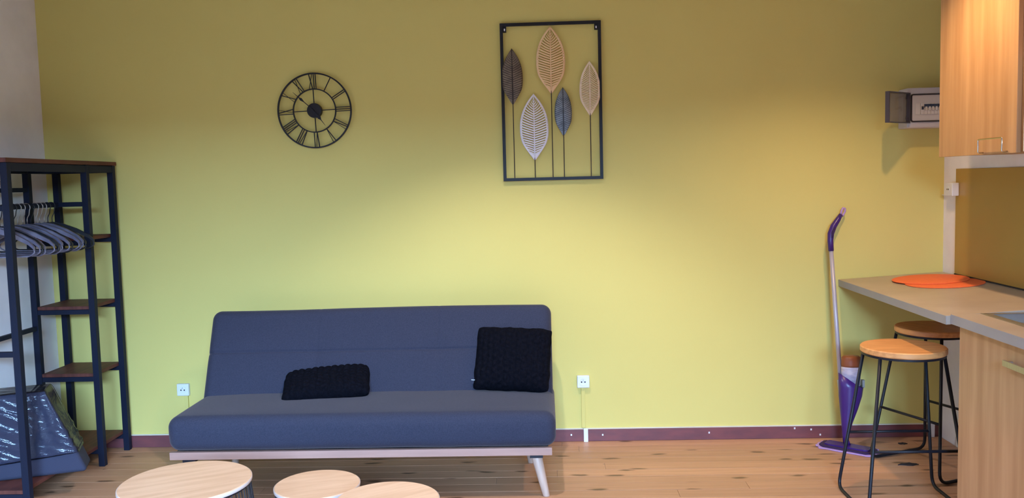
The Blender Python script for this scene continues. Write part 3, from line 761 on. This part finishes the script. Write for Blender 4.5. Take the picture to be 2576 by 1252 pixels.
# ------------------------------------------------------------------ spray mop
mp = thing('spray_mop', (1.585, -0.20, 0), 'purple spray mop with grey pole and bottle, leaning on the yellow wall by the bar', 'mop')
o = Vector(mp.location)
def L(p): return Vector(p)-o
pole0, pole1 = (1.566, -0.165, 0.25), (1.532, -0.085, 1.052)
MB().tube([L(pole0), L(pole1)], 0.0115, 14).build('pole', 'aluminium', mp, smooth=True)
hp = [(1.532, -0.085, 1.045), (1.530, -0.080, 1.10), (1.534, -0.072, 1.135), (1.552, -0.062, 1.175), (1.580, -0.052, 1.212), (1.596, -0.044, 1.235)]
MB().tube([L(p) for p in hp], [0.0145, 0.0155, 0.0175, 0.017, 0.014, 0.011], 14).build('grip', 'purple', mp, smooth=True)
lp = [(1.596, -0.044, 1.235), (1.602, -0.040, 1.258), (1.612, -0.036, 1.272), (1.622, -0.034, 1.268), (1.622, -0.034, 1.252), (1.612, -0.038, 1.236), (1.604, -0.042, 1.228)]
MB().tube([L(p) for p in lp], 0.0055, 8).build('hanging_loop', 'lilac', mp, smooth=True)
tr = MB().tube([L((1.5325, -0.100, 1.115)), L((1.537, -0.094, 1.143)), L((1.552, -0.082, 1.170))], [0.003, 0.006, 0.003], 8); tr.build('trigger', 'purple_dark', mp, smooth=True)
# body: tapering scoop that holds the bottle
def loft(secs, n=24):
    m = MB(); vs = []
    for (cx, cy, z, rx, ry) in secs:
        for k in range(n):
            a = 2*PI*k/n; vs.append(L((cx+rx*math.cos(a), cy+ry*math.sin(a), z)))
    fs = [(i*n+k, i*n+(k+1) % n, (i+1)*n+(k+1) % n, (i+1)*n+k) for i in range(len(secs)-1) for k in range(n)]
    fs += [tuple(range(n-1, -1, -1)), tuple((len(secs)-1)*n+k for k in range(n))]
    return m.add(vs, fs)
body = loft([(1.574, -0.205, 0.030, 0.014, 0.012), (1.574, -0.203, 0.07, 0.017, 0.016), (1.582, -0.197, 0.14, 0.029, 0.027), (1.594, -0.19, 0.21, 0.046, 0.038), (1.603, -0.185, 0.28, 0.060, 0.045), (1.607, -0.182, 0.33, 0.064, 0.047), (1.606, -0.180, 0.365, 0.063, 0.047)])
# sloped upper lip: the left side stands higher
body.v = [(x, y, z + (0.045*(-(x+o.x-1.606)/0.063) - 0.006 if z > 0.355 else 0.0)) for x, y, z in body.v]
body.build('body', 'purple', mp, smooth=True)
loft([(1.607, -0.178, 0.335, 0.050, 0.038), (1.608, -0.176, 0.43, 0.050, 0.038), (1.609, -0.175, 0.444, 0.046, 0.035)]).build('bottle', 'bottle_white', mp, smooth=True)
loft([(1.609, -0.175, 0.436, 0.049, 0.037), (1.609, -0.175, 0.445, 0.051, 0.039), (1.610, -0.174, 0.485, 0.048, 0.036), (1.610, -0.174, 0.492, 0.040, 0.030)]).build('bottle_cap', 'brown_bottle', mp, smooth=True)
MB().tube([L((1.563, -0.172, 0.255)), L((1.558, -0.158, 0.36))], [0.013, 0.0155], 12).build('pole_clip', 'grey_pl', mp, smooth=True)
MB().box((-0.006, -0.012, 0.0), (0.006, 0.012, 0.04)).build('side_button', 'grey_pl', mp, loc=L((1.668, -0.185, 0.325)))
# head: pad on the floor, lying diagonal
hd = Matrix.Translation((1.581-o.x, -0.215-o.y, 0)) @ Matrix.Rotation(math.radians(-38), 4, 'Z')
pts = []
def head_poly(hl, hw, sk): return [(-hl, -hw*sk), (-hl*0.8, -hw), (hl*0.8, -hw), (hl, -hw*sk), (hl, hw*sk), (hl*0.8, hw), (-hl*0.8, hw), (-hl, hw*sk)]
def head(z0, z1, hl, hw, sk, name, m_, amp=0.0):
    pl = head_poly(hl, hw, sk); q = []
    for i in range(len(pl)):
        a = pl[i]; b = pl[(i+1) % len(pl)]
        for k in range(6):
            t = k/6; q.append((a[0]*(1-t)+b[0]*t+random.uniform(-amp, amp), a[1]*(1-t)+b[1]*t+random.uniform(-amp, amp)))
    g = MB().prism(q, 'z', z0, z1); g.v = [tuple(hd @ Vector(v)) for v in g.v]; g.build(name, m_, mp)
head(0.001, 0.007, 0.155, 0.074, 0.55, 'fringe', 'lilac', 0.006)
head(0.0072, 0.014, 0.140, 0.063, 0.6, 'pad', 'purple_dark', 0.002)
head(0.0142, 0.022, 0.115, 0.036, 0.7, 'head_plate', 'purple', 0.0)
loft([(1.581, -0.205, 0.0222, 0.018, 0.016), (1.576, -0.205, 0.045, 0.015, 0.013)]).build('swivel_joint', 'purple', mp, smooth=True)

# ------------------------------------------------------------------ dark scraps on the floor under the stools
def scrap(x, y, w, d, label, seed):
    rnd = random.Random(seed); n = 14
    poly = [(w/2*math.cos(2*PI*k/n)*rnd.uniform(0.6, 1.1), d/2*math.sin(2*PI*k/n)*rnd.uniform(0.4, 1.15)) for k in range(n)]
    m = MB().prism(poly, 'z', 0.0003, 0.004).build('debris_scrap', 'gasket', loc=(x, y, 0))
    return tag(m, label, 'debris', 'dark scraps on the floor')
scrap(1.90, -0.135, 0.05, 0.035, 'small dark scrap on the floor by the skirting behind the stools', 3)
scrap(1.79, -0.47, 0.12, 0.045, 'longer dark scrap on the floor between the two bar stools', 4)
